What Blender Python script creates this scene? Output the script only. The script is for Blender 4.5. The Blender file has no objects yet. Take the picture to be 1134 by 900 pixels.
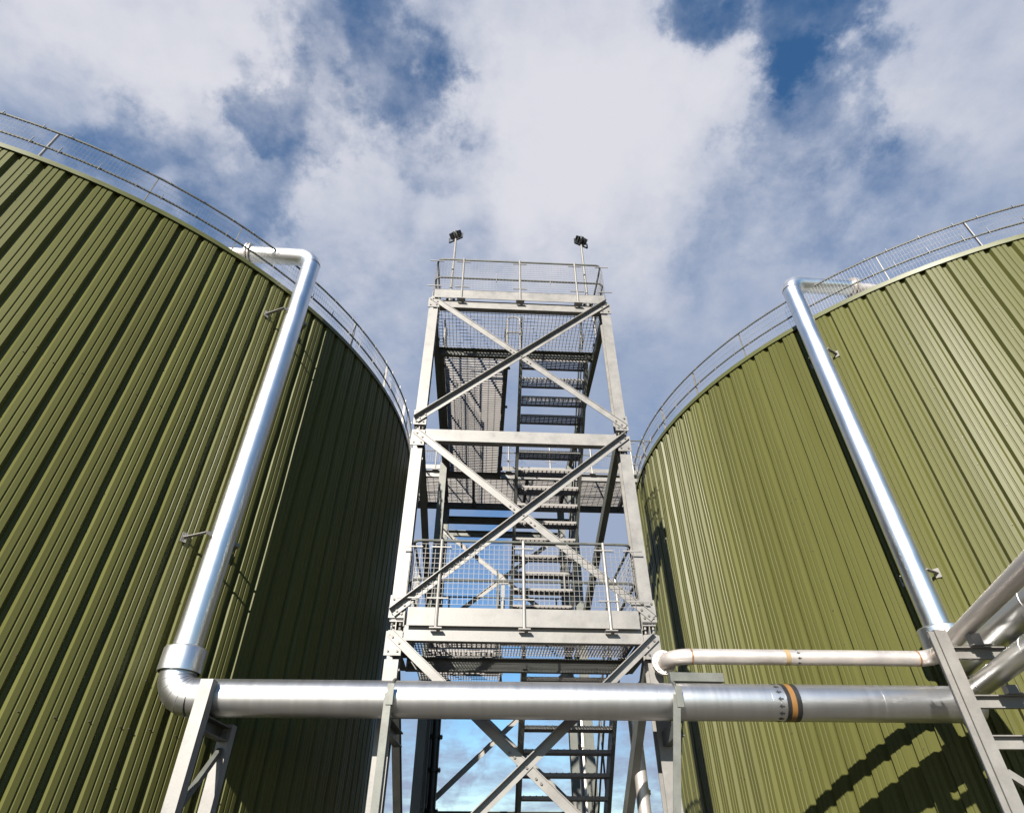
import bpy, math, random
from mathutils import Vector, Matrix
random.seed(7)
R_ = math.radians
sc = bpy.context.scene
COL = sc.collection

# ------------------------------------------------------------------ camera
FPX, PITCH = 660.0, 38.2
ZG = -1.6                                   # ground level; camera stands 1.6 m above it at the origin
cam = bpy.data.cameras.new('camera'); camo = bpy.data.objects.new('camera', cam); COL.objects.link(camo)
cam.sensor_fit = 'HORIZONTAL'; cam.sensor_width = 36.0; cam.lens = 36.0*FPX/1134.0
cam.clip_start = 0.05; cam.clip_end = 6000
camo.location = (0, 0, 0); camo.rotation_euler = (R_(90+PITCH), 0, 0)
sc.camera = camo

# ------------------------------------------------------------------ sun, sky, exposure
SUN_AZ, SUN_EL = 199.5, 26.0                # azimuth clockwise from +Y
S = Vector((math.sin(R_(SUN_AZ))*math.cos(R_(SUN_EL)), math.cos(R_(SUN_AZ))*math.cos(R_(SUN_EL)), math.sin(R_(SUN_EL))))
sl = bpy.data.lights.new('sun', 'SUN'); sl.energy = 5.0; sl.angle = R_(0.5); sl.color = (1.0, 0.945, 0.85)
so = bpy.data.objects.new('sun', sl); COL.objects.link(so); so.rotation_euler = S.to_track_quat('Z', 'Y').to_euler()
so.location = (-8, -20, 20)
sc.view_settings.view_transform = 'Standard'; sc.view_settings.look = 'None'
sc.view_settings.exposure = 1.42; sc.view_settings.gamma = 1.0; sc.view_settings.use_curve_mapping = False
SKY_STRENGTH = 0.05

def pixdir(u, v):                            # direction in the sky
    c, s = math.cos(R_(PITCH)), math.sin(R_(PITCH)); a = (450-v)/FPX
    return Vector(((u-567)/FPX, c-a*s, s+a*c)).normalized()

W = bpy.data.worlds.new('World'); sc.world = W; W.use_nodes = True
nt = W.node_tree; N = nt.nodes; N.clear()
def lk(a, b): nt.links.new(a, b)
def wmath(op, a=None, b=None, clamp=False):
    n = N.new('ShaderNodeMath'); n.operation = op; n.use_clamp = clamp
    for i, x in enumerate((a, b)):
        if x is None: continue
        if isinstance(x, (int, float)): n.inputs[i].default_value = x
        else: lk(x, n.inputs[i])
    return n.outputs[0]
out = N.new('ShaderNodeOutputWorld'); bg = N.new('ShaderNodeBackground'); bg.inputs[1].default_value = SKY_STRENGTH
sky = N.new('ShaderNodeTexSky'); sky.sky_type = 'NISHITA'; sky.sun_disc = False
sky.sun_elevation = R_(SUN_EL); sky.sun_rotation = R_(SUN_AZ); sky.air_density = 1.0; sky.dust_density = 0.0; sky.ozone_density = 2.0
tc = N.new('ShaderNodeTexCoord')
sep = N.new('ShaderNodeSeparateXYZ'); lk(tc.outputs['Generated'], sep.inputs[0])
den = wmath('ADD', wmath('MAXIMUM', sep.outputs[2], 0.0), 0.22)
cx = wmath('DIVIDE', sep.outputs[0], den); cy = wmath('DIVIDE', sep.outputs[1], den)
comb = N.new('ShaderNodeCombineXYZ'); lk(cx, comb.inputs[0]); lk(cy, comb.inputs[1])
def noise(scale, detail, rough, dist=0.0, off=0.0):
    n = N.new('ShaderNodeTexNoise'); n.inputs['Scale'].default_value = scale; n.inputs['Detail'].default_value = detail
    n.inputs['Roughness'].default_value = rough; n.inputs['Distortion'].default_value = dist
    m = N.new('ShaderNodeMapping'); m.inputs['Location'].default_value = (off, off*0.7, off*1.3); lk(comb.outputs[0], m.inputs[0]); lk(m.outputs[0], n.inputs['Vector'])
    return n.outputs['Fac']
nA = noise(3.2, 9, 0.60, 0.35, 3.1)          # cloud shape
nB = noise(1.3, 5, 0.5, 0.2, 11.7)           # broad light and dark
nC = noise(9.0, 8, 0.62, 0.2, 5.3)           # wisps
nD = noise(30.0, 6, 0.6, 0.0, 8.9)
# places where the cloud sheet opens
holes = [((845, 15), 8, .60), ((790, 25), 6, .24), ((885, 130), 8, .38), ((905, 85), 6, .3), ((965, 205), 8, .28),
         ((452, 80), 7, .38), ((470, 130), 7, .32), ((340, 135), 7, .40), ((310, 115), 5, .25), ((95, 120), 8, .44),
         ((220, 185), 11, .38), ((265, 225), 8, .30), ((380, 20), 6, .2), ((500, 20), 7, .28),
         ((560, 690), 16, .34), ((600, 850), 13, .36), ((470, 870), 7, .26), ((540, 760), 8, .2), ((520, 600), 9, .20), ((690, 470), 10, .10), ((905, 230), 8, .18)]
mounds = [((640, 110), 17, .30), ((1060, 110), 15, .28), ((170, 60), 14, .22), ((30, 30), 10, .2), ((640, 240), 14, .16), ((400, 220), 9, .12), ((520, 835), 4, .34), ((655, 640), 7, .26), ((660, 580), 6, .2)]
dens = wmath('ADD', wmath('MULTIPLY', nA, 1.0), wmath('ADD', wmath('MULTIPLY', nC, 0.62), wmath('MULTIPLY', nD, 0.13)))
wn = N.new('ShaderNodeTexNoise'); wn.inputs['Scale'].default_value = 5.0; wn.inputs['Detail'].default_value = 7; wn.inputs['Roughness'].default_value = .62; lk(tc.outputs['Generated'], wn.inputs['Vector'])
w1 = N.new('ShaderNodeVectorMath'); w1.operation = 'SUBTRACT'; lk(wn.outputs['Color'], w1.inputs[0]); w1.inputs[1].default_value = (.5, .5, .5)
w2 = N.new('ShaderNodeVectorMath'); w2.operation = 'SCALE'; lk(w1.outputs[0], w2.inputs[0]); w2.inputs['Scale'].default_value = .42
w3 = N.new('ShaderNodeVectorMath'); w3.operation = 'ADD'; lk(w2.outputs[0], w3.inputs[0]); lk(tc.outputs['Generated'], w3.inputs[1])
w4 = N.new('ShaderNodeVectorMath'); w4.operation = 'NORMALIZE'; lk(w3.outputs[0], w4.inputs[0])
def blob(px, rdeg, wt, acc):
    d = pixdir(*px); dn = N.new('ShaderNodeVectorMath'); dn.operation = 'DOT_PRODUCT'; lk(w4.outputs[0], dn.inputs[0]); dn.inputs[1].default_value = d
    mr = N.new('ShaderNodeMapRange'); mr.interpolation_type = 'SMOOTHERSTEP'
    mr.inputs['From Min'].default_value = math.cos(R_(rdeg)); mr.inputs['From Max'].default_value = 1.0
    mr.inputs['To Min'].default_value = 0; mr.inputs['To Max'].default_value = wt; lk(dn.outputs['Value'], mr.inputs['Value'])
    return wmath('ADD', acc, mr.outputs[0])
for px, r, w in holes: dens = blob(px, r*.92, -w*.74, dens)
for px, r, w in mounds: dens = blob(px, r, w, dens)
# clouds thinned overhead and behind the photographer to lower the ambient light
dnb = N.new('ShaderNodeVectorMath'); dnb.operation = 'DOT_PRODUCT'; lk(tc.outputs['Generated'], dnb.inputs[0]); dnb.inputs[1].default_value = pixdir(567, 470)
mrb = N.new('ShaderNodeMapRange'); lk(dnb.outputs['Value'], mrb.inputs['Value']); mrb.interpolation_type = 'SMOOTHSTEP'
mrb.inputs['From Min'].default_value = .36; mrb.inputs['From Max'].default_value = .68; mrb.inputs['To Min'].default_value = -0.75; mrb.inputs['To Max'].default_value = 0.0
dens = wmath('ADD', dens, mrb.outputs[0])
cov = N.new('ShaderNodeMapRange'); cov.interpolation_type = 'SMOOTHSTEP'; lk(dens, cov.inputs['Value'])
cov.inputs['From Min'].default_value = 0.16; cov.inputs['From Max'].default_value = 0.98; cov.inputs['To Min'].default_value = 0.05
shade = N.new('ShaderNodeMapRange'); shade.interpolation_type = 'SMOOTHSTEP'; lk(wmath('ADD', wmath('MULTIPLY', nB, 0.9), wmath('ADD', wmath('MULTIPLY', dens, 0.35), wmath('ADD', wmath('MULTIPLY', nD, 0.06), wmath('MULTIPLY', wmath('SUBTRACT', wmath('MINIMUM', sep.outputs[2], .92), .92), .75)))), shade.inputs['Value'])
shade.inputs['From Min'].default_value = 0.60; shade.inputs['From Max'].default_value = 1.00
ccol = N.new('ShaderNodeMix'); ccol.data_type = 'RGBA'; lk(shade.outputs[0], ccol.inputs['Factor'])
k = 1.0/SKY_STRENGTH
ccol.inputs['A'].default_value = (.128*k, .155*k, .213*k, 1); ccol.inputs['B'].default_value = (.268*k, .270*k, .294*k, 1)
hs = N.new('ShaderNodeHueSaturation'); hs.inputs['Saturation'].default_value = 1.30; hs.inputs['Value'].default_value = 1.12; lk(sky.outputs[0], hs.inputs['Color'])
mixs = N.new('ShaderNodeMix'); mixs.data_type = 'RGBA'; lk(cov.outputs[0], mixs.inputs['Factor']); lk(hs.outputs[0], mixs.inputs['A']); lk(ccol.outputs['Result'], mixs.inputs['B'])
lk(mixs.outputs['Result'], bg.inputs[0]); lk(bg.outputs[0], out.inputs[0])

# ------------------------------------------------------------------ materials
def mat(name, base, rough=0.5, metal=0.0, var=0.12, vscale=6.0, fine=60.0, stretch=(1, 1, 1), bump=0.0, bscale=40.0, spec=0.5, dirt=None, dirt_amt=0.0, dirt_scale=2.0, rvar=0.1, aniso=0.0):
    m = bpy.data.materials.new(name); m.use_nodes = True; t = m.node_tree; n = t.nodes; l = t.links
    b = n['Principled BSDF']; b.inputs['Roughness'].default_value = rough; b.inputs['Metallic'].default_value = metal
    b.inputs['Specular IOR Level'].default_value = spec
    if aniso: b.inputs['Anisotropic'].default_value = aniso
    tcn = n.new('ShaderNodeTexCoord'); mp = n.new('ShaderNodeMapping'); mp.inputs['Scale'].default_value = stretch; l.new(tcn.outputs['Object'], mp.inputs[0])
    def nz(s, d=5, r=.6):
        q = n.new('ShaderNodeTexNoise'); q.inputs['Scale'].default_value = s; q.inputs['Detail'].default_value = d; q.inputs['Roughness'].default_value = r; l.new(mp.outputs[0], q.inputs['Vector']); return q.outputs['Fac']
    a, f = nz(vscale), nz(fine, 3)
    ad = n.new('ShaderNodeMath'); ad.operation = 'MULTIPLY_ADD'; l.new(f, ad.inputs[0]); ad.inputs[1].default_value = .45; l.new(a, ad.inputs[2])
    mr = n.new('ShaderNodeMapRange'); l.new(ad.outputs[0], mr.inputs['Value']); mr.inputs['From Min'].default_value = .45; mr.inputs['From Max'].default_value = 1.0
    mr.inputs['To Min'].default_value = 1-var; mr.inputs['To Max'].default_value = 1+var
    mx = n.new('ShaderNodeVectorMath'); mx.operation = 'SCALE'; mx.inputs[0].default_value = base; l.new(mr.outputs[0], mx.inputs['Scale'])
    colout = mx.outputs[0]
    if dirt:
        dn = nz(dirt_scale, 6, .65); dr = n.new('ShaderNodeMapRange'); dr.interpolation_type = 'SMOOTHSTEP'; l.new(dn, dr.inputs['Value']); dr.inputs['From Min'].default_value = .48; dr.inputs['From Max'].default_value = .75
        dr.inputs['To Max'].default_value = dirt_amt
        mm = n.new('ShaderNodeMix'); mm.data_type = 'RGBA'; l.new(dr.outputs[0], mm.inputs['Factor']); l.new(colout, mm.inputs['A']); mm.inputs['B'].default_value = (*dirt, 1); colout = mm.outputs['Result']
    l.new(colout, b.inputs['Base Color'])
    rr = n.new('ShaderNodeMapRange'); l.new(a, rr.inputs['Value']); rr.inputs['From Min'].default_value = .3; rr.inputs['From Max'].default_value = .7
    rr.inputs['To Min'].default_value = max(.05, rough-rvar); rr.inputs['To Max'].default_value = min(1, rough+rvar); l.new(rr.outputs[0], b.inputs['Roughness'])
    if bump:
        bp = n.new('ShaderNodeBump'); bp.inputs['Strength'].default_value = bump; bp.inputs['Distance'].default_value = .01; l.new(nz(bscale, 4), bp.inputs['Height']); l.new(bp.outputs[0], b.inputs['Normal'])
    return m
GREEN = mat('green_coated_sheet', (.064, .065, .0195), .46, 0, .12, 1.2, 25, (1, 1, .06), .0, 8, .13, (.040, .040, .0135), .45, 2.2)
_t = GREEN.node_tree; _b = _t.nodes['Principled BSDF']; _src = _b.inputs['Base Color'].links[0].from_socket
_a = _t.nodes.new('ShaderNodeAttribute'); _a.attribute_name = 'sheet'
_m = _t.nodes.new('ShaderNodeVectorMath'); _m.operation = 'SCALE'; _t.links.new(_src, _m.inputs[0]); _t.links.new(_a.outputs['Fac'], _m.inputs['Scale']); _t.links.new(_m.outputs[0], _b.inputs['Base Color'])
TRIM = mat('green_trim', (.063, .066, .017), .45, 0, .08, 2, 30)
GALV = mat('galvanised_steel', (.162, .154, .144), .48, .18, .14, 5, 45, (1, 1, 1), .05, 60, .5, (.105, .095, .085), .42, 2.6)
GALVD = mat('shaded_galvanised_steel', (.090, .093, .083), .55, .3, .18, 5, 50, (1, 1, 1), .05, 60, .5, (.062, .054, .047), .5, 3)  # darker copy of the galvanised steel; shade on rear members put into its colour
GRATE = mat('grating_steel', (.155, .144, .137), .6, .2, .15, 6, 50)
ALU = mat('aluminium_cladding', (.70, .70, .70), .35, 1.0, .04, 1.2, 60, (1, 1, 1), .03, 1.5, .5, (.60, .58, .545), .35, 1.1, .05)
ALUW = mat('weathered_aluminium_cladding', (.56, .555, .55), .39, 1.0, .04, 1.2, 20, (14, 1, 1), .0, 3, .5, (.47, .445, .41), .4, .25, .02)
STAINL = mat('stainless_pipe', (.52, .475, .445), .50, .75, .07, 3, 40, (1, 1, 1), .02, 10, .5, (.50, .40, .33), .4, 3)
WELD = mat('heat_tinted_weld', (.30, .17, .09), .45, .6, .25, 20, 60)
BOLT = mat('bolt_steel', (.10, .09, .08), .5, .4, .2, 20, 60)
BLACK = mat('black_paint', (.012, .012, .012), .4, 0, .2, 10, 60)
OCHRE = mat('ochre_tape', (.155, .074, .018), .5, 0, .08, 10, 60)
OCHREF = mat('faded_ochre_tape', (.235, .168, .088), .5, 0, .1, 10, 60)
INK = mat('black_marking', (.02, .02, .02), .55, 0, .1, 10, 60)
CONC = mat('concrete', (.075, .070, .062), .85, 0, .15, .6, 12, (1, 1, 1), .3, 20, .3, (.05, .047, .043), .5, .3)
ROOF = mat('roof_sheet', (.30, .31, .30), .6, .2, .1, 1, 20)
GLASS = mat('lamp_glass', (.25, .26, .27), .12, 0, .05, 4, 30)

# ------------------------------------------------------------------ mesh builder
class MB:
    def __init__(s): s.v = []; s.f = []; s.mi = []; s.sm = []; s.cur = 0
    def _add(s, vs, fs, smooth=False):
        o = len(s.v); s.v += [tuple(p) for p in vs]
        for q in fs: s.f.append(tuple(i+o for i in q)); s.mi.append(s.cur); s.sm.append(smooth)
    def box(s, c, d, ax=None):
        c = Vector(c); h = [x/2 for x in d]
        X, Y, Z = ax if ax else (Vector((1, 0, 0)), Vector((0, 1, 0)), Vector((0, 0, 1)))
        vs = [c + X*(h[0]*i) + Y*(h[1]*j) + Z*(h[2]*k_) for i in (-1, 1) for j in (-1, 1) for k_ in (-1, 1)]
        s._add(vs, [(0, 1, 3, 2), (4, 6, 7, 5), (0, 4, 5, 1), (2, 3, 7, 6), (0, 2, 6, 4), (1, 5, 7, 3)])
    def frame(s, p, q, up):
        p, q = Vector(p), Vector(q); D = (q-p).normalized(); U = Vector(up); X = D.cross(U)
        if X.length < 1e-5: X = D.cross(Vector((1, 0, 0)))
        X.normalize(); U = X.cross(D).normalized(); return p, q, D, X, U
    def bar(s, p, q, w, h, up=(0, 0, 1), ox=0, ou=0):      # w across, h along up
        p, q, D, X, U = s.frame(p, q, up); c = (p+q)/2 + X*ox + U*ou
        s.box(c, (w, (q-p).length, h), (X, D, U))
    def ibeam(s, p, q, w, h, tf=.014, tw=.010, up=(0, 0, 1)):
        s.bar(p, q, w, tf, up, 0, (h-tf)/2); s.bar(p, q, w, tf, up, 0, -(h-tf)/2); s.bar(p, q, tw, h-2*tf, up)
    def channel(s, p, q, w, h, t=.010, up=(0, 0, 1), side=1):  # web at -side*w/2
        s.bar(p, q, t, h, up, -side*(w/2-t/2), 0)
        s.bar(p, q, w-t, t, up, side*t/2, h/2-t/2); s.bar(p, q, w-t, t, up, side*t/2, -h/2+t/2)
    def ring(s, c, X, Y, r, n): return [c + X*(r*math.cos(2*math.pi*i/n)) + Y*(r*math.sin(2*math.pi*i/n)) for i in range(n)]
    def tube(s, pts, r, n=10, caps=True, smooth=True, closed=False):
        pts = [Vector(p) for p in pts]; L = len(pts); rr = r if isinstance(r, (list, tuple)) else [r]*L
        T = []
        for i in range(L):
            a = pts[(i-1) % L] if (closed or i > 0) else pts[i]; b = pts[(i+1) % L] if (closed or i < L-1) else pts[i]
            d1 = (pts[i]-a); d2 = (b-pts[i]); d1 = d1.normalized() if d1.length > 1e-9 else Vector(); d2 = d2.normalized() if d2.length > 1e-9 else Vector()
            T.append((d1+d2).normalized())
        ref = Vector((0, 0, 1)) if abs(T[0].z) < .9 else Vector((1, 0, 0))
        X = T[0].cross(ref).normalized(); vs = []
        for i in range(L):
            X = (X - T[i]*X.dot(T[i])).normalized(); Y = T[i].cross(X)
            vs += s.ring(pts[i], X, Y, rr[i], n)
        fs = []
        for i in range(L if closed else L-1):
            j = (i+1) % L
            for k_ in range(n): fs.append((i*n+k_, i*n+(k_+1) % n, j*n+(k_+1) % n, j*n+k_))
        s._add(vs, fs, smooth)
        if caps and not closed:
            o = len(s.v)-L*n
            s.f.append(tuple(o+i for i in range(n))[::-1]); s.mi.append(s.cur); s.sm.append(False)
            s.f.append(tuple(o+(L-1)*n+i for i in range(n))); s.mi.append(s.cur); s.sm.append(False)
    def cyl(s, c, d, r, h, n=12, smooth=True):
        c = Vector(c); d = Vector(d).normalized(); s.tube([c-d*h/2, c+d*h/2], r, n, True, smooth)
    def lathe(s, c, prof, n=36, smooth=True):          # prof: (r, z) about a vertical axis
        L = len(prof); vs = [Vector((c[0]+r*math.cos(2*math.pi*i/n), c[1]+r*math.sin(2*math.pi*i/n), z)) for i in range(n) for r, z in prof]
        s._add(vs, [(i*L+k_, ((i+1) % n)*L+k_, ((i+1) % n)*L+k_+1, i*L+k_+1) for i in range(n) for k_ in range(L-1)], smooth)
    def quad(s, a, b, c, d): s._add([a, b, c, d], [(0, 1, 2, 3)])
    def build(s, name, mats, parent=None, org=None, sharp=35):
        if org is None: org = parent_org(parent) if parent else Vector()
        me = bpy.data.meshes.new(name)
        me.from_pydata([(x-org[0], y-org[1], z-org[2]) for x, y, z in s.v], [], s.f)
        if not isinstance(mats, (list, tuple)): mats = [mats]
        for m in mats: me.materials.append(m)
        me.polygons.foreach_set('material_index', s.mi); me.polygons.foreach_set('use_smooth', s.sm); me.update(); me.set_sharp_from_angle(angle=R_(sharp))
        o = bpy.data.objects.new(name, me); COL.objects.link(o)
        if parent: o.parent = parent
        else: o.location = org
        return o
ORG = {}
def parent_org(o):
    while o is not None:
        if o.name in ORG: return ORG[o.name]
        o = o.parent
    return Vector()
def tag(o, label=None, cat=None, group=None, kind=None):
    if label: o['label'] = label
    if cat: o['category'] = cat
    if group: o['group'] = group
    if kind: o['kind'] = kind
    return o
def thing(name, org, label, cat, group=None, rot=0.0):
    o = bpy.data.objects.new(name, None); COL.objects.link(o); o.empty_display_size = .3
    org = Vector(org); ORG[o.name] = org
    o.location = Matrix.Rotation(rot, 3, 'Z') @ org; o.rotation_euler = (0, 0, rot)
    return tag(o, label, cat, group)
def fillet(pts, rad, seg=8):
    pts = [Vector(p) for p in pts]; o = [pts[0]]
    for i in range(1, len(pts)-1):
        a, b, c = pts[i-1], pts[i], pts[i+1]; r = rad[i-1] if isinstance(rad, (list, tuple)) else rad
        d1 = (a-b).normalized(); d2 = (c-b).normalized(); ang = d1.angle(d2); t = r/math.tan(ang/2)
        cen = b + (d1+d2).normalized()*(r/math.sin(ang/2)); p1 = b+d1*t; p2 = b+d2*t
        v1 = p1-cen; v2 = p2-cen; sw = v1.angle(v2)
        for k_ in range(seg+1):
            f = k_/seg; o.append(cen + (v1*math.sin((1-f)*sw) + v2*math.sin(f*sw))/math.sin(sw))
    o.append(pts[-1]); return o

# ------------------------------------------------------------------ ground
g = MB(); GS = 48
for ring_r0, ring_r1 in ((0, 60), (60, 400), (400, 3000)):
    for i in range(GS):
        a0, a1 = 2*math.pi*i/GS, 2*math.pi*(i+1)/GS
        P = lambda r, a: (r*math.cos(a), 8+r*math.sin(a), ZG)
        if ring_r0 == 0: g._add([P(0, 0), P(ring_r1, a0), P(ring_r1, a1)], [(0, 1, 2)])
        else: g.quad(P(ring_r0, a0), P(ring_r1, a0), P(ring_r1, a1), P(ring_r0, a1))
tag(g.build('ground', CONC), kind='structure')

# ------------------------------------------------------------------ the two tanks
RT, HT = 7.84, 8.0
CL, CR = (-10.3, 11.42), (11.09, 13.01)
NP = 162
def P_(c, az, r, z): a = R_(az); return Vector((c[0]+r*math.sin(a), c[1]+r*math.cos(a), z))
def make_tank(c, label):
    root = thing('storage_tank', (c[0], c[1], ZG), label, 'tank', 'green clad storage tanks')
    prof = [(0, -.055), (.13, -.055), (.235, 0), (.405, 0), (.432, -.010), (.460, -.010), (.487, 0), (.638, 0), (.665, -.010), (.693, -.010), (.720, 0), (.895, 0)]
    NPF = len(prof); NZ = 22; z0, z1 = ZG+.28, HT-.05
    rows = [[] for _ in range(NZ)]
    rnd = random.Random(3)
    m = MB(); vs = []
    wav = []
    for i in range(NP):
        wav.append([rnd.uniform(-1, 1)*.007 for _ in range(NZ)])
    for j in range(NZ):
        z = z0+(z1-z0)*j/(NZ-1)
        for i in range(NP):
            for f, dr in prof:
                w = wav[i][j] if j not in (0, NZ-1) else 0
                vs.append(P_(c, .826 + (i+f-.065)*360/NP, RT+dr+w*(0.3 if dr < -.02 else 1), z))
    n = NP*NPF; fs = []
    for j in range(NZ-1):
        for i in range(n): fs.append((j*n+i, (j+1)*n+i, (j+1)*n+(i+1) % n, j*n+(i+1) % n))
    m._add(vs, fs)
    m.cur = 1                                            # screw heads
    for zz in (1.2, 4.8):
        for i in range(0, NP):
            for f in (.56,):
                az = .826+(i+f-.065)*360/NP; q = P_(c, az, RT+.003, zz+rnd.uniform(-.012, .012)); nrm = Vector((math.sin(R_(az)), math.cos(R_(az)), 0))
                m.cyl(q, nrm, .006, .012, 6, False)
    # stitching screws up some of the sheet laps
    for i in range(0, NP, 4):
        az = .826+(i+.262-.065)*360/NP; nrm = Vector((math.sin(R_(az)), math.cos(R_(az)), 0)); zz = z0+.2
        while zz < z1-.1:
            m.cyl(P_(c, az, RT+.004, zz), nrm, .0065, .012, 6, False); zz += .46+rnd.uniform(-.02, .02)
    cl = m.build('cladding', [GREEN, BOLT], root)
    at = cl.data.attributes.new('sheet', 'FLOAT', 'FACE'); tone = [rnd.gauss(0, 1) for _ in range(NP//3)]
    vals = [1.0]*len(cl.data.polygons)
    for j in range(NZ-1):
        for i in range(n): vals[j*n+i] = 1.0+.045*max(-1.6, min(1.6, tone[((i-2)//NPF//3) % (NP//3)]))
    at.data.foreach_set('value', vals)
    # eave trim: a lip that hangs over the sheet tops
    e = MB(); sec = [(RT-.20, HT-.048), (RT+.016, HT-.048), (RT+.016, HT-.085), (RT+.024, HT-.085), (RT+.024, HT), (RT-.20, HT+.01)]
    K = 216; vs = [P_(c, 360*i/K, r, z) for i in range(K) for r, z in sec]; L = len(sec)
    e._add(vs, [(i*L+k_, i*L+(k_+1) % L, ((i+1) % K)*L+(k_+1) % L, ((i+1) % K)*L+k_) for i in range(K) for k_ in range(L)])
    e.build('eave_trim', TRIM, root)
    rf = MB(); K = 96; rf._add([P_(c, 360*i/K, RT-.21, HT-.01) for i in range(K)]+[Vector((c[0], c[1], HT+.9))], [(i, (i+1) % K, K) for i in range(K)])
    rf.build('roof', ROOF, root)
    pl = MB(); K = 96; sec = [(RT-.3, ZG), (RT+.18, ZG), (RT+.18, ZG+.26), (RT-.3, ZG+.27)]; L = 4
    pl._add([P_(c, 360*i/K, r, z) for i in range(K) for r, z in sec], [(i*L+k_, ((i+1) % K)*L+k_, ((i+1) % K)*L+(k_+1) % L, i*L+(k_+1) % L) for i in range(K) for k_ in range(3)])
    pl.build('plinth', CONC, root)
    RR = RT-.03; ZT, ZM, ZB = HT+.69, HT+.29, HT+.03
    gr = MB()
    for z, r in ((ZT, .018), (ZM, .016)): gr.tube([P_(c, 360*i/144, RR, z) for i in range(144)], r, 8, closed=True)
    rail = gr.build('guard_rail', GALVD, root)
    p = MB(); q = P_(c, 3, RR-.03, HT-.02); p.bar(q, q+Vector((0, 0, .73)), .05, .014, (math.cos(R_(3)), -math.sin(R_(3)), 0))
    p.box(q+Vector((0, 0, .025)), (.11, .11, .012))
    post = p.build('post', GALV, rail)
    mp = MB(); a0, a1 = 3.6, 12.4; nw = 24
    for i in range(nw+1):
        az = a0+(a1-a0)*i/nw; mp.bar(P_(c, az, RR+.022, ZB), P_(c, az, RR+.022, ZT-.02), .0026, .0026)
    for kz in range(6):
        z = ZB+(ZT-.02-ZB)*kz/5
        for i in range(6): mp.bar(P_(c, a0+(a1-a0)*i/6, RR+.026, z), P_(c, a0+(a1-a0)*(i+1)/6, RR+.026, z), .0026, .0026)
    for az in (4.3, 8.0, 11.7):
        mp.bar(P_(c, az, RR+.034, ZT-.045), P_(c, az, RR+.034, ZT+.03), .016, .006, (math.cos(R_(az)), -math.sin(R_(az)), 0))
        mp.bar(P_(c, az, RR+.034, ZM-.08), P_(c, az, RR+.034, ZM+.08), .016, .006, (math.cos(R_(az)), -math.sin(R_(az)), 0))
    panel = mp.build('mesh_panel', GALV, rail)
    for i in range(1, 36):
        for src in (post, panel):
            o = src.copy(); COL.objects.link(o); o.parent = rail; o.rotation_euler = (0, 0, -R_(10*i))
    return root
def copy_tree(o, parent=None):
    c = o.copy(); COL.objects.link(c)
    if parent is not None: c.parent = parent
    for ch in list(o.children): copy_tree(ch, c)
    return c
tankL = make_tank(CL, 'olive green ribbed tank on the left, its right flank in black shade')
tankR = copy_tree(tankL); tankR.location = (CR[0], CR[1], ZG); tankR.rotation_euler = (0, 0, -R_(3.11))
tankR['label'] = 'sunlit olive green ribbed tank on the right, behind the small pale pipe'

# ------------------------------------------------------------------ the stair tower, in its own axes (u, w, z), turned 3 degrees
TROT = R_(3.0)
UL, UR, UC = -1.03, 2.10, .535
WF, WB = 7.50, 14.6
tower = thing('stair_tower', (UC, 11.0, ZG), 'tall galvanised steel stair tower with cross braces between the two tanks', 'stair tower', rot=TROT)
def tb(m, name, mt=GALV, parent=None): return m.build(name, mt, parent or tower)
# columns
for u, w, top in ((UL, WF, 8.26), (UR, WF, 8.26), (UL, WB, 8.0), (UR, WB, 8.0), (UL, 12.55, 8.0), (UR, 12.55, 8.0)):
    m = MB(); m.box((u, w, ZG+.01), (.34, .34, .02))
    m.bar((u, w, ZG+.02), (u, w, top), .012, .158, (0, 1, 0)); m.bar((u, w+.087, ZG+.02), (u, w+.087, top), .165, .016, (0, 1, 0))
    cuts = [(ZG+.02, 2.00), (2.07, 2.31), (2.47, 4.99), (5.06, 5.30), (5.44, 8.02), (8.09, top)] if w == WF else [(ZG+.02, top)]
    for a, b in cuts: m.bar((u, w-.087, a), (u, w-.087, b), .165, .016, (0, 1, 0))
    if w == WF:
        for z in (2.33, 2.45, 5.32, 5.42): m.box((u, w-.02, z), (.162, .13, .016))
        for z in (2.39, 5.37):
            for du in (-.05, .05):
                for dz in (-.025, .025): m.cyl((u+du, w-.06, z+dz), (0, 0, 1), .014, .03, 6, False)
    col = tb(m, 'column', GALV if w == WF else GALVD)  # rear and mid columns take the shade-darkened copy
zlev = {'top': (8.26, 8.08), 'ring': (5.35, 5.14), 'mid': (2.40, 2.22)}
FW = WF-.095                                   # front face of front columns
# front and side beams
def beam(p, q, w=.09, h=.19, side=1, mt=GALV, name='beam'):
    m = MB(); m.channel(p, q, w, h, .012, (0, 0, 1), side); return tb(m, name, mt)
for zt, zb in zlev.values():
    beam((UL+.10, FW+.055, (zt+zb)/2), (UR-.10, FW+.055, (zt+zb)/2), .10, zt-zb, 1 if False else -1)
for z in (8.10,): 
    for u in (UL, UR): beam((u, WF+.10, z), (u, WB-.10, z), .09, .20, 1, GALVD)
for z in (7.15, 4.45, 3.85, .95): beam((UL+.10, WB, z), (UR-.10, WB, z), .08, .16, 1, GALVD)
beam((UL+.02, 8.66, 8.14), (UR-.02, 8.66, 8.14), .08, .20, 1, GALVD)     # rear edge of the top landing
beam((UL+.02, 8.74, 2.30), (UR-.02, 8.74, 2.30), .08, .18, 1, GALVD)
for u in (UL, UR): beam((u, WF+.10, 2.30), (u, 8.74, 2.30), .08, .18, 1, GALVD)
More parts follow.
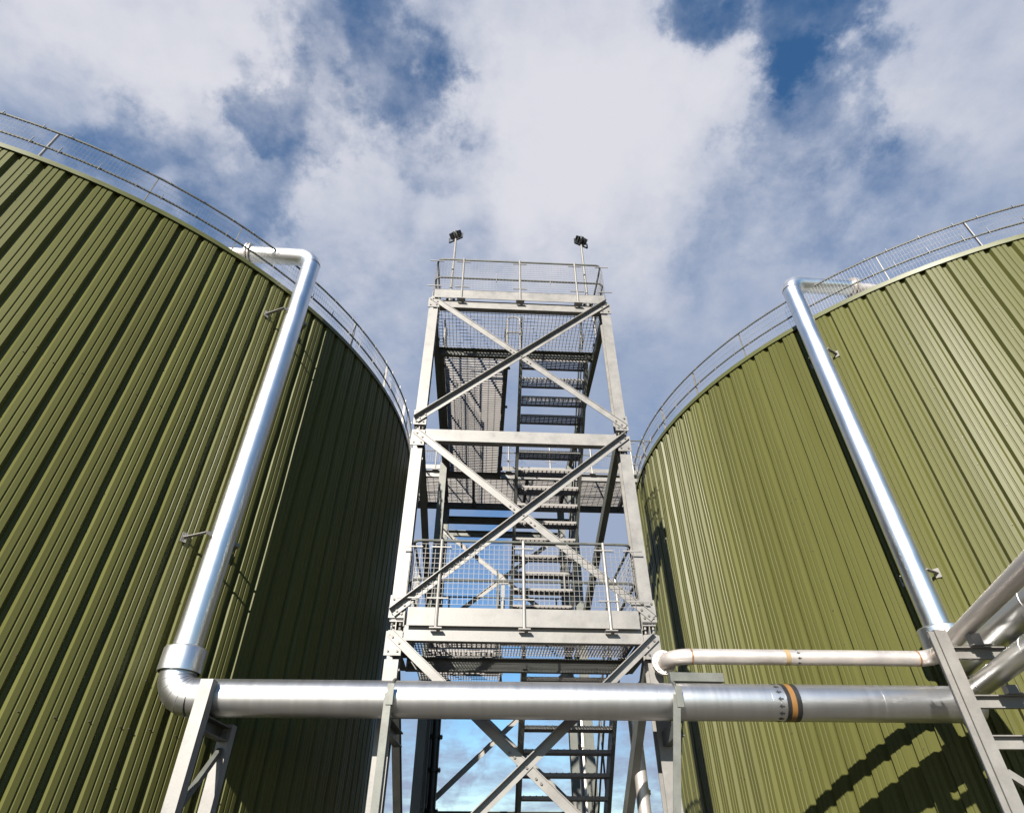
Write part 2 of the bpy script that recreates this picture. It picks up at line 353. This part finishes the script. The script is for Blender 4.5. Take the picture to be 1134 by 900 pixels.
# gusset plates with bolts
def gusset(u, zc, h, cx_=0.0, wd=.20):
    m = MB(); m.box((u+cx_, FW-.008, zc), (wd, .014, h))
    m.cur = 1
    for dz in (-h/2+.05, h/2-.05):
        for du in (-.055, .055): m.cyl((u+cx_+du, FW-.022, zc+dz), (0, 1, 0), .014, .018, 6, False)
    m.build('gusset_plate', [GALV, BOLT], tower)
for u, sx in ((UL, -1), (UR, 1)):
    for zc in (8.17, 5.56, 5.18, 2.62, 2.18): gusset(u, zc, .24 if zc > 8 else .28)
    for z in (5.37, 2.40, 8.34):                            # bolts in the splice gap
        pass
# cross braces on the front: '\' behind, '/' in front with its flange turned out
def brace(p, q, kind, w0=0.0, wd=.095, mt=GALV, flange=.085, bolts=True):
    m = MB(); p, q = Vector(p), Vector(q); D = (q-p).normalized(); Uv = Vector((0, 1, 0)).cross(D)
    if Uv.z < 0: Uv = -Uv
    p = p-D*.07; q = q+D*.07
    m.bar(p, q, .010, wd, Uv)
    ax = (Vector((0, 1, 0)), D, Uv); L = (q-p).length
    if kind == '/': c = (p+q)/2 + Uv*(wd/2+.005) - Vector((0, 1, 0))*(flange/2-.005)
    else: c = (p+q)/2 + Uv*(wd/2+.005) - Vector((0, 1, 0))*(.022/2-.005)
    m.box(c, (flange if kind == '/' else .022, L, .010), ax)
    if bolts:
        m.cur = 1
        mid = (p+q)/2
        spots = [p+D*.06, p+D*.17, q-D*.06, q-D*.17]
        if kind != '/': spots += [mid-D*.15, mid-D*.22, mid+D*.15, mid+D*.22]
        else: spots += [mid]
        for b in spots: m.cyl(b-Uv*.012-Vector((0, .012, 0)), (0, 1, 0), .015, .016, 6, False)
    return m.build('diagonal_brace', [mt, BOLT], tower)
FB = FW-.024
for zt, zb in ((8.25, 5.53), (5.25, 2.57), (2.25, -.42)):
    brace((UL, FB, zt), (UR, FB, zb), '\\'); brace((UR, FB-.014, zt), (UL, FB-.014, zb), '/')
brace((UL, FB, -.75), (UR, FB, ZG+.05), '\\')
for zt, zb in ((7.10, 4.66), (3.70, 1.08)):
    brace((UL+.05, WB-.10, zt), (UR-.05, WB-.10, zb), '\\', bolts=False); brace((UR-.05, WB-.115, zt), (UL+.05, WB-.115, zb), '/', bolts=False, flange=.04)
m = MB(); m.bar((UC, WB-.05, 4.55), (UC, WB-.05, 5.9), .09, .09, (0, 1, 0)); m.box((UC, WB-.13, 5.88), (.26, .012, .26)); tb(m, 'hanger_post')
# side braces falling away to the back
for u in (UL, UR):
    for p, q in (((WF+.05, 5.46), (13.6, 3.55)), ((WF+.05, 2.20), (11.6, -.62))):
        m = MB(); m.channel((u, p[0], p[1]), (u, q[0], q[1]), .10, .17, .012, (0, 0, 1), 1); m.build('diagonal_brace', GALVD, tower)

# gratings
def grating(name, u0, u1, w0, w1, z, along, pitch, h, rod, parent=None, mt=GRATE, lab=None):
    m = MB()
    if along == 'w':
        n = int((u1-u0)/pitch)
        for i in range(n+1): x = u0+(u1-u0)*i/n; m.box((x, (w0+w1)/2, z-h/2), (.005, w1-w0, h))
        k_ = int((w1-w0)/rod)
        for i in range(k_+1): y = w0+(w1-w0)*i/k_; m.box(((u0+u1)/2, y, z-.006), (u1-u0, .007, .008))
    else:
        n = int((w1-w0)/pitch)
        for i in range(n+1): y = w0+(w1-w0)*i/n; m.box(((u0+u1)/2, y, z-h/2), (u1-u0, .005, h))
        k_ = int((u1-u0)/rod)
        for i in range(k_+1): x = u0+(u1-u0)*i/k_; m.box((x, (w0+w1)/2, z-.006), (.007, w1-w0, .008))
    return m.build(name, mt, parent or tower)
grating('landing_grating', UL+.05, UR-.05, FW+.12, 8.60, 8.27, 'w', .066, .028, .085)
grating('landing_grating', UL+.05, UR-.05, FW+.12, 8.68, 2.43, 'w', .040, .030, .10)
grating('landing_grating', UL+.05, UR-.05, 12.45, 14.45, 4.28, 'u', .045, .030, .10)
for p, q in (((UL+.02, 12.42, 4.16), (UR-.02, 12.42, 4.16)),): beam(p, q, .08, .2, 1, GALVD)
for u in (UL, UR): beam((u, 12.42, 4.16), (u, WB-.1, 4.16), .08, .2, 1, GALVD)

# stair flights: stringers, treads, handrails
def flight(u0, u1, wtop, ztop, n, rise, going, away=True, label=None):
    sg = 1 if away else -1
    st = MB(); wb = wtop+sg*going*(n+.6); zb = ztop-rise*(n+.6)
    slope = Vector((0, sg*going, -rise)).normalized(); up = Vector((1, 0, 0)).cross(slope); up = up if up.z > 0 else -up
    for u, sd in ((u0, 1), (u1, -1)):
        st.bar((u, wtop-sg*.02, ztop-.10), (u, wb, zb-.10), .012, .23, up)
        st.bar((u+sd*-.028, wtop-sg*.02, ztop-.10), (u+sd*-.028, wb, zb-.10), .044, .011, up, 0, .1095)
        st.bar((u+sd*-.028, wtop-sg*.02, ztop-.10), (u+sd*-.028, wb, zb-.10), .044, .011, up, 0, -.1095)
    fl = st.build('stair_flight', GALVD, tower)
    for k_ in range(n):
        t = MB(); z = ztop-rise*(k_+1); wc = wtop+sg*going*(k_+.5); d = going+.01
        ua, ub = u0+.010, u1-.010
        nb = 6
        for i in range(nb): t.box(((ua+ub)/2, wc-d/2+.02+(d-.04)*i/(nb-1), z-.013), (ub-ua, .006, .026))
        nr = 14
        for i in range(nr): t.box((ua+.03+(ub-ua-.06)*i/(nr-1), wc, z-.006), (.012, d-.02, .024))
        # nosing plate on the climbing side and end plates
        t.box(((ua+ub)/2, wc+sg*d/2, z-.022), (ub-ua, .006, .048))
        t.box(((ua+ub)/2, wc-sg*d/2, z-.026), (ub-ua, .006, .046))
        t.build('tread', GRATE, fl)
    for u in (u0, u1):
        h = MB(); off = Vector((0, 0, .95))
        a = Vector((u, wtop, ztop)); b = Vector((u, wb, zb))
        h.tube([a+off, b+off], .017, 8); h.tube([a+off*.55, b+off*.55], .015, 8)
        for f in (.06, .36, .66, .95): q = a.lerp(b, f); h.tube([q, q+off], .015, 8)
        h.build('handrail', GALVD, fl)
    return fl
flight(.66, 1.92, 8.64, 8.27, 15, .252, .270)
flight(.66, 1.92, 8.80, 2.43, 15, .255, .262)
flight(-.92, .33, 12.40, 4.28, 7, .2312, .30, away=False)
grating('landing_grating', -.92, .33, 8.80, 10.02, 2.43, 'w', .040, .030, .10)

# guard rails of the tower
def guard(name, pts, z0, posts, parent=None, ztop=1.10, zmid=.58, mesh=True, toe=True, hoop=True, mb0=.24, owner=None, post_up=(0, 1, 0), mpitch=.058, thick=.0032, toe_h=.22, side_off=Vector((0, -1, 0)), clips=True):
    # pts: polyline of (u, w); posts: positions along it as (u, w); z0 = foot level
    ow = owner or tower
    m = MB(); P3 = [Vector((u, w, z0+ztop)) for u, w in pts]
    path = fillet(P3, .10, 5) if len(P3) > 2 else P3
    if hoop: 
        e0, e1 = path[0], path[-1]
    m.tube(path, .019, 8)
    P4 = [Vector((u, w, z0+zmid)) for u, w in pts]; m.tube(fillet(P4, .10, 5) if len(P4) > 2 else P4, .017, 8)
    gr = m.build(name, GALVD, ow)
    for (u, w) in posts:
        p = MB(); p.tube([(u, w, z0-.01), (u, w, z0+ztop)], .021, 10); p.box((u, w, z0-.015), (.15, .08, .014))
        p.cur = 1
        for du in (-.05, .05): p.cyl((u+du, w, z0-.002), (0, 0, 1), .011, .016, 6, False)
        p.build('post', [GALV, BOLT], gr)
    for i in range(len(pts)-1):
        a, b = Vector((*pts[i], 0)), Vector((*pts[i+1], 0)); d = (b-a); L = d.length; d.normalize(); nrm = Vector((d.y, -d.x, 0))
        if mesh:
            q = MB(); o = nrm*.024; za, zb = z0+mb0, z0+ztop-.06; n = max(2, int((L-.08)/mpitch))
            for k_ in range(n+1):
                x = a+d*(.04+(L-.08)*k_/n)+o; q.bar((x.x, x.y, za), (x.x, x.y, zb), thick, thick)
            nz = int((zb-za)/mpitch)
            for k_ in range(nz+1):
                z = za+(zb-za)*k_/nz; x0, x1 = a+d*.04+o*1.2, a+d*(L-.04)+o*1.2
                q.bar((x0.x, x0.y, z), (x1.x, x1.y, z), thick, thick)
            if clips and L > 2:
                for (u, w) in posts:
                    f = (Vector((u, w, 0))-a).dot(d)
                    if -.01 < f < L+.01:
                        for z in (za+.07, zb-.05):
                            x0 = a+d*(f-.13)+o*1.9; x1 = a+d*(f+.13)+o*1.9; q.bar((x0.x, x0.y, z), (x1.x, x1.y, z), .012, .016)
                if L > 2:
                    for f in (.36, .68):
                        x = a+d*(L*f)+o*1.7; q.bar((x.x, x.y, z0+zmid-.11), (x.x, x.y, z0+zmid+.11), .018, .010)
            q.build('mesh_panel', GALV, gr)
        if toe:
            q = MB(); x0, x1 = a+d*.02, a+d*(L-.02); q.bar((x0.x, x0.y, z0+toe_h/2+.02), (x1.x, x1.y, z0+toe_h/2+.02), .010, toe_h, (0, 0, 1), .02, 0); q.build('toe_plate', GALV, gr)
    return gr
GW = FW-.035
pf = [(-.54, GW-.03), (UC, GW-.03), (1.60, GW-.03)]
# front panels and returns along the sides
guard('guard_rail', [(UL-.02, 8.5), (UL-.02, GW), (UR+.02, GW), (UR+.02, 8.5)], 8.24, pf + [(UL-.02, 8.4), (UR+.02, 8.4)], ztop=1.14, zmid=.60)
guard('guard_rail', [(UL+.115, 8.6), (UL+.115, GW), (UR-.115, GW), (UR-.115, 8.6)], 2.36, pf + [(UL+.115, 8.5), (UR-.115, 8.5)], ztop=1.14, zmid=.60, thick=.0042, mpitch=.064, mb0=.28)
guard('guard_rail', [(UL+.04, WB-.16), (UR-.04, WB-.16)], 4.28, [(UL+.25, WB-.16), (UC, WB-.16), (UR-.25, WB-.16)], mesh=False, toe=False)
# hooped rail end between stair head and walkway
m = MB()
m.tube(fillet([(.36, 8.66, 8.27), (.36, 8.66, 9.2), (.62, 8.66, 9.2), (.62, 8.66, 8.27)], .09, 5), .019, 8); m.tube([(.36, 8.66, 8.75), (.62, 8.66, 8.75)], .015, 8); tb(m, 'hoop_rail')
# walkway from the landing back to the tank roofs, and the cross walkway between them
walk = thing('roof_walkway', (UC, 13.9, 7.9), 'steel grating walkway joining stair tower top to both tank roofs', 'walkway', rot=TROT)
grating('deck_grating', -.90, .30, 8.70, 13.22, 8.26, 'u', .075, .058, .15, walk)
XL, XR = -2.75, 4.55
grating('deck_grating', XL, XR, 13.30, 14.85, 8.26, 'u', .075, .055, .15, walk)
for u in (-.95, .35):
    m = MB(); m.channel((u, 8.72, 8.15), (u, 13.22, 8.15), .08, .22, .012, (0, 0, 1), 1 if u < 0 else -1); m.build('edge_beam', GALVD, walk)
for w, sd, mt in ((13.26, 1, GALV), (14.90, -1, GALVD)):
    m = MB(); m.channel((XL, w, 8.15), (XR, w, 8.15), .08, .20, .012, (0, 0, 1), sd); m.build('edge_beam', mt, walk)
for u in (-1.6, -.3, 1.1, 2.5, 3.8):
    m = MB(); m.bar((u, 13.32, 8.16), (u, 14.84, 8.16), .07, .14); m.build('cross_member', GALVD, walk)
m = MB(); m.ibeam((UL, 15.15, 7.83), (UR+.4, 15.15, 7.83), .12, .18, .012, .01); m.build('trimmer_beam', GALVD, walk)
guard('guard_rail', [(-.97, 8.95), (-.97, 13.2)], 8.27, [(-.97, 9.2), (-.97, 10.5), (-.97, 11.8), (-.97, 13.1)], owner=walk, toe_h=.12)
guard('guard_rail', [(.37, 13.2), (.37, 8.95)], 8.27, [(.37, 9.2), (.37, 10.5), (.37, 11.8), (.37, 13.1)], owner=walk, toe_h=.12)
guard('guard_rail', [(XL, 13.24), (-.99, 13.24)], 8.27, [(-2.5, 13.22), (-1.3, 13.22)], owner=walk, toe_h=.12)
guard('guard_rail', [(.39, 13.24), (XR, 13.24)], 8.27, [(.6, 13.22), (1.7, 13.22), (2.8, 13.22), (3.9, 13.22)], owner=walk, toe_h=.12)
guard('guard_rail', [(XR, 14.92), (XL, 14.92)], 8.27, [(XL+.3+i*1.13, 14.94) for i in range(7)], owner=walk, toe_h=.12)

# floodlights on slim poles at the tower top
def floodlight(u, label, yaw):
    t = thing('floodlight', (u, 7.56, 8.27), label, 'floodlight', 'floodlights on the tower top', TROT)
    m = MB(); m.tube([(u, 7.56, 8.28), (u, 7.56, 10.32)], [.030, .022], 10); m.box((u, 7.56, 8.285), (.14, .14, .014)); m.build('pole', GALV, t)
    b = MB(); b.box((u-.055, 7.60, 8.60), (.05, .07, .22)); b.box((u+.06, 7.60, 8.60), (.05, .07, .22)); b.box((u, 7.61, 8.60), (.16, .02, .04)); b.build('junction_box', GALV, t)
    ax = Vector((math.sin(yaw)*.75, math.cos(yaw)*.75, -.55)).normalized()   # lamp axis (points out of the lens)
    c = Vector((u, 7.56, 10.40)); X = ax.cross(Vector((0, 0, 1))).normalized(); Y = X.cross(ax)
    h = MB(); h.tube([c-ax*.10, c-ax*.06, c+ax*.02, c+ax*.06], [.04, .08, .10, .105], 14)
    for i in range(10):
        a = 2*math.pi*i/10; d = X*math.cos(a)+Y*math.sin(a); h.box(c-ax*.02+d*.105, (.05, .12, .026), (d, ax, d.cross(ax)))
    head = h.build('lamp_head', BLACK, t)
    gl = MB(); gl.cyl(c+ax*.062, ax, .09, .006, 16); gl.build('lens', GLASS, head)
    y = MB(); y.bar(c-X*.15-ax*.0, c-X*.15-Vector((0, 0, .14)), .012, .03); y.bar(c+X*.15, c+X*.15-Vector((0, 0, .14)), .012, .03); y.bar(c-X*.156-Vector((0, 0, .146)), c+X*.156-Vector((0, 0, .146)), .03, .012); y.build('yoke', BLACK, head)
    return t
floodlight(-.76, 'black floodlight on slim pole at the left corner of the tower top', .5)
floodlight(1.83, 'black floodlight on slim pole at the right corner of the tower top', -.4)

# ------------------------------------------------------------------ pipes
def seam(m, p, d, r, w=.012, t=.0016, n=40): m.cyl(p, d, r+t, w, n)
def pipe_bracket(c, tank, rad_off, z, az, name='bracket', parent=None, q=1.0):
    m = MB(); n = Vector((math.sin(R_(az)), math.cos(R_(az)), 0)); t = Vector((n.y, -n.x, 0)); base = Vector((tank[0], tank[1], z))+n*(RT+.005); tip = Vector((tank[0], tank[1], z))+n*(RT+rad_off+.02)
    for sgn in (-1, 1):
        a = base+t*(.30*q*sgn); b = tip+t*(.22*q*sgn); m.bar(a, b, .045, .012); m.box(a+n*.006, (.012, .07, .12), (n, t, Vector((0, 0, 1))))
    e = (tip-base).normalized()*.003; m.bar(tip+e-t*(.225*q), tip+e+t*(.225*q), .010, .045, (0, 0, 1))
    return m.build(name, GALV, parent)
OFF = .34; RP, RH = .152, .182
rl = Vector((CL[0]+(RT+OFF)*math.sin(R_(124.6)), CL[1]+(RT+OFF)*math.cos(R_(124.6)), 0)); OFR = .235; rr = Vector((CR[0]+(RT+OFR)*math.sin(R_(-133.6)), CR[1]+(RT+OFR)*math.cos(R_(-133.6)), 0))
ZH = 1.465; ZTOP = 8.72
# left riser
t = thing('riser_pipe', (rl.x, rl.y, 2.0), 'shiny insulated vent pipe climbing the left tank with elbow over its rim', 'pipe', 'aluminium clad riser pipes on the tanks')
m = MB(); top = fillet([(rl.x, rl.y, 1.85), (rl.x, rl.y, ZTOP), (rl.x-1.08, rl.y-.08, ZTOP+.0)], .22, 4); m.tube(top[:2], RP, 32)
for z in (3.4, 4.9, 6.4, 7.9): seam(m, (rl.x, rl.y, z), (0, 0, 1), RP)
m.build('riser', ALU, t)
m = MB(); m.tube(top[1:-1], RP+.004, 32); m.build('elbow', ALU, t)
m = MB(); d = (Vector(top[-1])-Vector(top[-2])).normalized(); e = Vector(top[-1]); m.tube([top[-2], e], RP, 32); m.build('top_run', ALU, t)
m = MB(); m.cyl(e+d*.02, d, .20, .03, 24); m.cyl(e+d*.07, d, .20, .03, 24); m.tube([e+d*.05, e+d*.38], .10, 20); m.tube(fillet([e+d*.36, e+d*.62, e+d*.62-Vector((0, 0, .5))], .12, 6), .10, 20); m.build('flange', STAINL, t)
m = MB(); m.lathe((rl.x, rl.y), [(.15, 1.975), (.210, 1.950), (.220, 1.935), (.220, 1.705), (.209, 1.705), (.209, 1.92), (.15, 1.94)]); m.build('weather_collar', ALU, t)
for z in (7.2, 3.25): pipe_bracket(rl, CL, OFF, z, 124.6, parent=t)
# header from the left riser foot across to the right, then round toward the viewer
hl = Vector((rl.x, rl.y, ZH)); hr = Vector((5.00, 7.10, ZH)); hd = (hr-hl).normalized()
bd = Vector((-.276, -.961, 0)).normalized()
t = thing('header_pipe', (UC, 7.0, ZH), 'long horizontal aluminium clad pipe crossing in front of the stair tower', 'pipe')
pth = fillet([(rl.x, rl.y, 1.80), (rl.x, rl.y, ZH), hr, hr+Vector((.05, .02, 0))], [.235, .01], 5)
m = MB(); m.tube([pth[6], pth[7]], RH, 40)
for x in (-1.9, -.7, .5, 1.55, 2.75, 3.95): p = hl+hd*((x-hl.x)/hd.x); seam(m, p, hd, RH, .014, .0015, 40)
m.build('pipe_run', ALUW, t)
m = MB(); m.tube(pth[:7], RH+.003, 40, smooth=True)
m.cur = 1
for i in (2, 3, 4, 5): seam(m, pth[i], (Vector(pth[i+1])-Vector(pth[i-1])), RH+.003, .006, .0012, 40)
m.build('elbow', [ALUW, BOLT], t, sharp=13)
m = MB(); ce = pth[7]; m.tube([ce, ce+hd*.05, ce+hd*.10, ce+hd*.125], [RH+.002, RH-.01, RH-.07, .03], 40); m.cyl(ce-hd*.02, hd, RH+.006, .035, 40); m.build('end_cap', ALUW, t)
b0 = Vector((4.88, 7.05, ZH+.035)); m = MB(); m.tube(fillet([b0, b0+bd*3.1, b0+bd*3.1+Vector((9, -.4, 0))], .2, 6), .098, 32)
for s_ in (.75, 2.0): seam(m, b0+bd*s_, bd, .098)
m.cyl(b0+bd*.16, bd, .118, .10, 32); m.build('branch_run', ALUW, t)
def on_h(x): return hl+hd*((x-hl.x)/hd.x)
for x, w, mt in ((2.912, .045, BLACK), (2.963, .056, OCHRE), (3.018, .054, BLACK)):
    m = MB(); m.cyl(on_h(x), hd, RH+.003, w, 40); m.build('marker_band', mt, t)
def arrows(parent, cen, d, r, n, size, name='arrow_markings'):
    m = MB(); up = Vector((0, 0, 1)); side = d.cross(up).normalized()
    for i in range(n):
        a0 = 2*math.pi*i/n
        def pt(x, s): a = a0+s/r; return cen+d*x+(side*math.cos(a)+up*math.sin(a))*(r+.003)
        h = size/2
        m._add([pt(-.1*h, -h*.75), pt(h, 0), pt(-.1*h, h*.75)], [(0, 1, 2)]); m._add([pt(-h, -h*.28), pt(-.1*h, -h*.28), pt(-.1*h, h*.28), pt(-h, h*.28)], [(0, 1, 2, 3)])
    o = m.build(name, INK, parent); return o
arrows(t, on_h(2.825), -hd, RH, 16, .060)

# right riser: down the tank, collar, elbow, then toward the viewer
t = thing('riser_pipe', (rr.x, rr.y, 2.0), 'shiny insulated vent pipe climbing the right tank with elbow over its rim', 'pipe', 'aluminium clad riser pipes on the tanks')
top = fillet([(rr.x, rr.y, 2.22), (rr.x, rr.y, ZTOP+.08), (rr.x+1.2, rr.y+.10, ZTOP+.09)], .20, 4)
m = MB(); m.tube(top[:2], RP+.004, 32)
for z in (3.6, 5.1, 6.6, 8.0): seam(m, (rr.x, rr.y, z), (0, 0, 1), RP+.004)
m.build('riser', ALU, t)
m = MB(); m.tube(top[1:-1], RP+.010, 32); m.build('elbow', ALU, t)
m = MB(); d = (Vector(top[-1])-Vector(top[-2])).normalized(); e = Vector(top[-1]); m.tube([top[-2], e], RP, 32); m.build('top_run', ALU, t)
m = MB(); m.cyl(e+d*.02, d, .20, .03, 24); m.cyl(e+d*.07, d, .20, .03, 24); m.tube(fillet([e+d*.05, e+d*.55, e+d*.55-Vector((0, 0, .5))], .12, 6), .10, 20); m.build('flange', STAINL, t)
m = MB(); m.lathe((rr.x, rr.y), [(.15, 2.405), (.238, 2.385), (.25, 2.37), (.25, 2.14), (.238, 2.14), (.238, 2.35), (.15, 2.37)]); m.build('weather_collar', ALU, t)
for z in (7.0, 3.1): pipe_bracket(rr, CR, OFR, z, -133.6, parent=t, q=.68)
ZU = 1.95
p2 = fillet([(rr.x, rr.y, 2.16), (rr.x, rr.y, ZU), Vector((rr.x, rr.y, ZU))+Vector((-.235, -.972, 0))*3.3, Vector((rr.x, rr.y, ZU))+Vector((-.235, -.972, 0))*3.3+Vector((9, -.4, 0))], [.19, .30], 5)
m = MB(); m.tube(p2[:7], RP+.012, 36); m.build('elbow', ALU, t)
m = MB(); m.tube(p2[6:], RP+.008, 36)
for s_ in (.35, .75): p = Vector(p2[6]).lerp(Vector(p2[7]), s_); seam(m, p, Vector(p2[7])-Vector(p2[6]), RP+.008, .014)
m.build('lower_run', ALU, t)
# the small pale pipe
RS = .083; ZS = 1.955
t = thing('small_pipe', (3.4, 7.1, ZS), 'small pale stainless pipe running above the header in front of the right tank', 'pipe')
s0 = Vector((1.78, 7.06, ZS)); s1 = Vector((4.84, 7.16, ZS)); bd2 = Vector((-.262, -.965, 0)).normalized()
ps = fillet([Vector((1.70, 9.2, ZS)), s0, s1, s1+bd2*3.15, s1+bd2*3.15+Vector((9, -.4, 0))], [.25, .15, .2], 10)
m = MB(); m.tube(ps[1:12], RS+.001, 24); m.build('elbow', STAINL, t)
m = MB(); m.tube(ps[11:13], RS, 24); m.build('pipe_run', STAINL, t)
m = MB(); m.tube(ps[12:23], RS+.001, 24); m.build('elbow', STAINL, t)
m = MB(); m.tube(ps[22:], RS, 24); m.build('pipe_run', STAINL, t)
m = MB(); m.tube(fillet([ps[1], Vector((1.70, 9.2, ZS)), Vector((1.70, 9.2, ZG))], .2, 8), RS, 20); m.build('drop_run', STAINL, t)
dd = (s1-s0).normalized()
m = MB(); f0 = Vector(ps[1]); fd = Vector((0, 1, 0))
m.cyl(f0+fd*.0, fd, .135, .022, 20); m.cyl(f0+fd*.03, fd, .135, .022, 20)
for i in range(8): a = 2*math.pi*i/8; m.cyl(f0+fd*.015+Vector((math.cos(a)*.11, 0, math.sin(a)*.11)), fd, .010, .09, 6, False)
m.build('flange', STAINL, t)
for p, dv in ((Vector(ps[11]), dd), (Vector(ps[12]), dd), (Vector(ps[22])+bd2*.55, bd2)):
    m = MB(); m.cyl(p, dv, RS+.0035, .020, 24); m.build('weld_ring', WELD, t)
def on_s(x): return s0+dd*((x-s0.x)/dd.x)
m = MB(); m.cyl(on_s(3.12), dd, RS+.002, .055, 28); m.build('marker_band', OCHREF, t)
arrows(t, on_s(3.24), -dd, RS, 9, .042)

# ------------------------------------------------------------------ pipe supports
# twin-post frame under the left bend
t = thing('pipe_support', (-3.11, 7.0, ZG), 'pale steel twin post frame holding header pipe by the left bend', 'pipe support', 'steel supports of the header pipe')
for y in (6.56, 7.32):
    m = MB(); m.channel((-3.11, y, ZG+.02), (-3.11, y, 1.58 if y < 7 else 1.30), .13, .128, .012, (1, 0, 0), 1); m.box((-3.11, y, ZG+.01), (.28, .28, .02)); m.build('post', GALV, t)
m = MB(); m.channel((-3.11, 6.63, 1.20), (-3.11, 7.25, 1.20), .10, .14, .012); m.build('cross_beam', GALVD, t)
m = MB(); m.bar((-3.11, 6.63, .45), (-3.11, 7.25, 1.05), .05, .06); m.build('brace', GALVD, t)
# two slim posts in front of the tower
for x, lab, sx in ((-1.27, 'slim steel post clamped to the header pipe before the left tower leg', 1), (1.72, 'slim steel post clamped to the header pipe before the right tower leg', -1)):
    p = on_h(x); y = p.y-RH-.05
    t = thing('pipe_support', (x, y, ZG), lab, 'pipe support', 'steel supports of the header pipe')
    xb = x if sx > 0 else x-.52
    m = MB(); m.bar((xb, y, ZG), (x, y, ZH+.02), .075, .012, (0, 1, 0)); m.bar((xb+.032*sx, y+.06, ZG), (x+.032*sx, y+.06, ZH-RH-.02), .012, .11, (0, 1, 0)); m.build('post', GALVD, t)
    m = MB(); m.bar((x+.02, y-.013, ZH-.10), (x+.02, y-.013, ZH+.10), .07, .010, (0, 1, 0)); m.tube([on_h(x+.02)+Vector((0, -(RH+.012)*math.cos(a*.1745), (RH+.012)*math.sin(a*.1745))) for a in range(-3, 22)], .014, 6); m.build('saddle', GALVD, t)
    m = MB(); m.channel((x, y+.12, ZH-RH-.09), (x, 7.55, ZH-RH-.09), .09, .14, .012); m.build('bracket_arm', GALVD, t)
    if sx < 0:
        m = MB(); m.bar((x+.02, y+.30, ZH+RH+.08), (x+.62, y+.34, ZH+RH+.08), .09, .09); m.build('rest_arm', GALVD, t)
# trestle on the right
TX, TY = 4.18, 6.0
t = thing('pipe_trestle', (TX, TY, ZG), 'pale steel trestle carrying the pipe bundle at right edge, with three arms', 'pipe support')
for x in (TX, 6.5):
    m = MB(); m.channel((x+.02, TY, ZG+.02), (x+.02, TY, 1.90), .10, .115, .012, (1, 0, 0), 1); m.bar((x-.078, TY-.045, ZG+.02), (x-.078, TY-.045, 1.88), .012, .052, (1, 0, 0)); m.bar((x-.06, TY, ZG+.02), (x-.06, TY, 1.88), .08, .010, (1, 0, 0)); m.box((x, TY, ZG+.01), (.3, .3, .02)); m.build('post', GALV, t)
for z in (1.69, 1.26, .93):
    m = MB(); m.channel((TX+.09, TY+.0, z), (6.41, TY+.0, z), .06, .11, .010, (0, 0, 1), 1); m.build('arm', GALV, t)
m = MB(); m.bar((TX+.09, TY, .70), (6.41, TY, -.9), .05, .06); m.build('brace', GALV, t)
for q, zb, zt in ((4.53, 1.745, 1.87), (4.93, 1.745, 1.79), (4.65, 1.315, 1.40)):
    m = MB(); m.box((q, TY, (zb+zt)/2), (.10, .07, zt-zb)); m.box((q, TY-.06, zb+.004), (.2, .05, .008)); m.build('pipe_shoe', GALV, t)

# ------------------------------------------------------------------ pipes standing behind the tower
def flanged_pipe(u, w, r, z0, z1, fl, mt, label):
    t = thing('vertical_pipe', (u, w, z0), label, 'pipe', rot=TROT)
    m = MB(); m.tube([(u, w, z0), (u, w, z1)], r, 20); m.build('pipe_run', mt, t)
    for z in fl:
        m = MB(); m.cyl((u, w, z-.015), (0, 0, 1), r+.055, .022, 18); m.cyl((u, w, z+.015), (0, 0, 1), r+.055, .022, 18)
        for i in range(8): a = 2*math.pi*i/8; m.cyl((u+math.cos(a)*(r+.03), w+math.sin(a)*(r+.03), z), (0, 0, 1), .010, .10, 6, False)
        m.build('flange', mt, t)
flanged_pipe(2.36, 14.95, .11, ZG, 3.6, (2.25, .9, 3.3), STAINL, 'pale flanged upright pipe seen behind the lowest stair flight')
flanged_pipe(-.86, 14.25, .09, ZG, 3.6, (3.0, 2.3, 1.7, 1.0), BLACK, 'dark flanged upright pipe beside the rear left tower leg')
flanged_pipe(2.28, 9.6, .075, ZG, 2.1, (.9,), STAINL, 'narrow upright pipe beside the right side of tower stairs')

# perforated cable tray rising behind the left tower leg
t = thing('cable_tray', (-1.05, 13.2, ZG), 'dark perforated cable tray rising behind the left front tower leg', 'cable tray', rot=TROT)
m = MB(); W0, HT2 = .22, 4.0
for i in range(6): m.box((-1.05-W0/2+W0*i/5, 13.2, ZG+HT2/2), (.020, .004, HT2))
for i in range(int(HT2/.06)): m.box((-1.05, 13.203, ZG+.03+i*.06), (W0, .004, .034))
m.build('tray_sheet', GALVD, t)
for sx in (-1, 1):
    m = MB(); m.box((-1.05+sx*(W0/2+.012), 13.22, ZG+HT2/2), (.006, .06, HT2)); m.build('side_flange', GALVD, t)
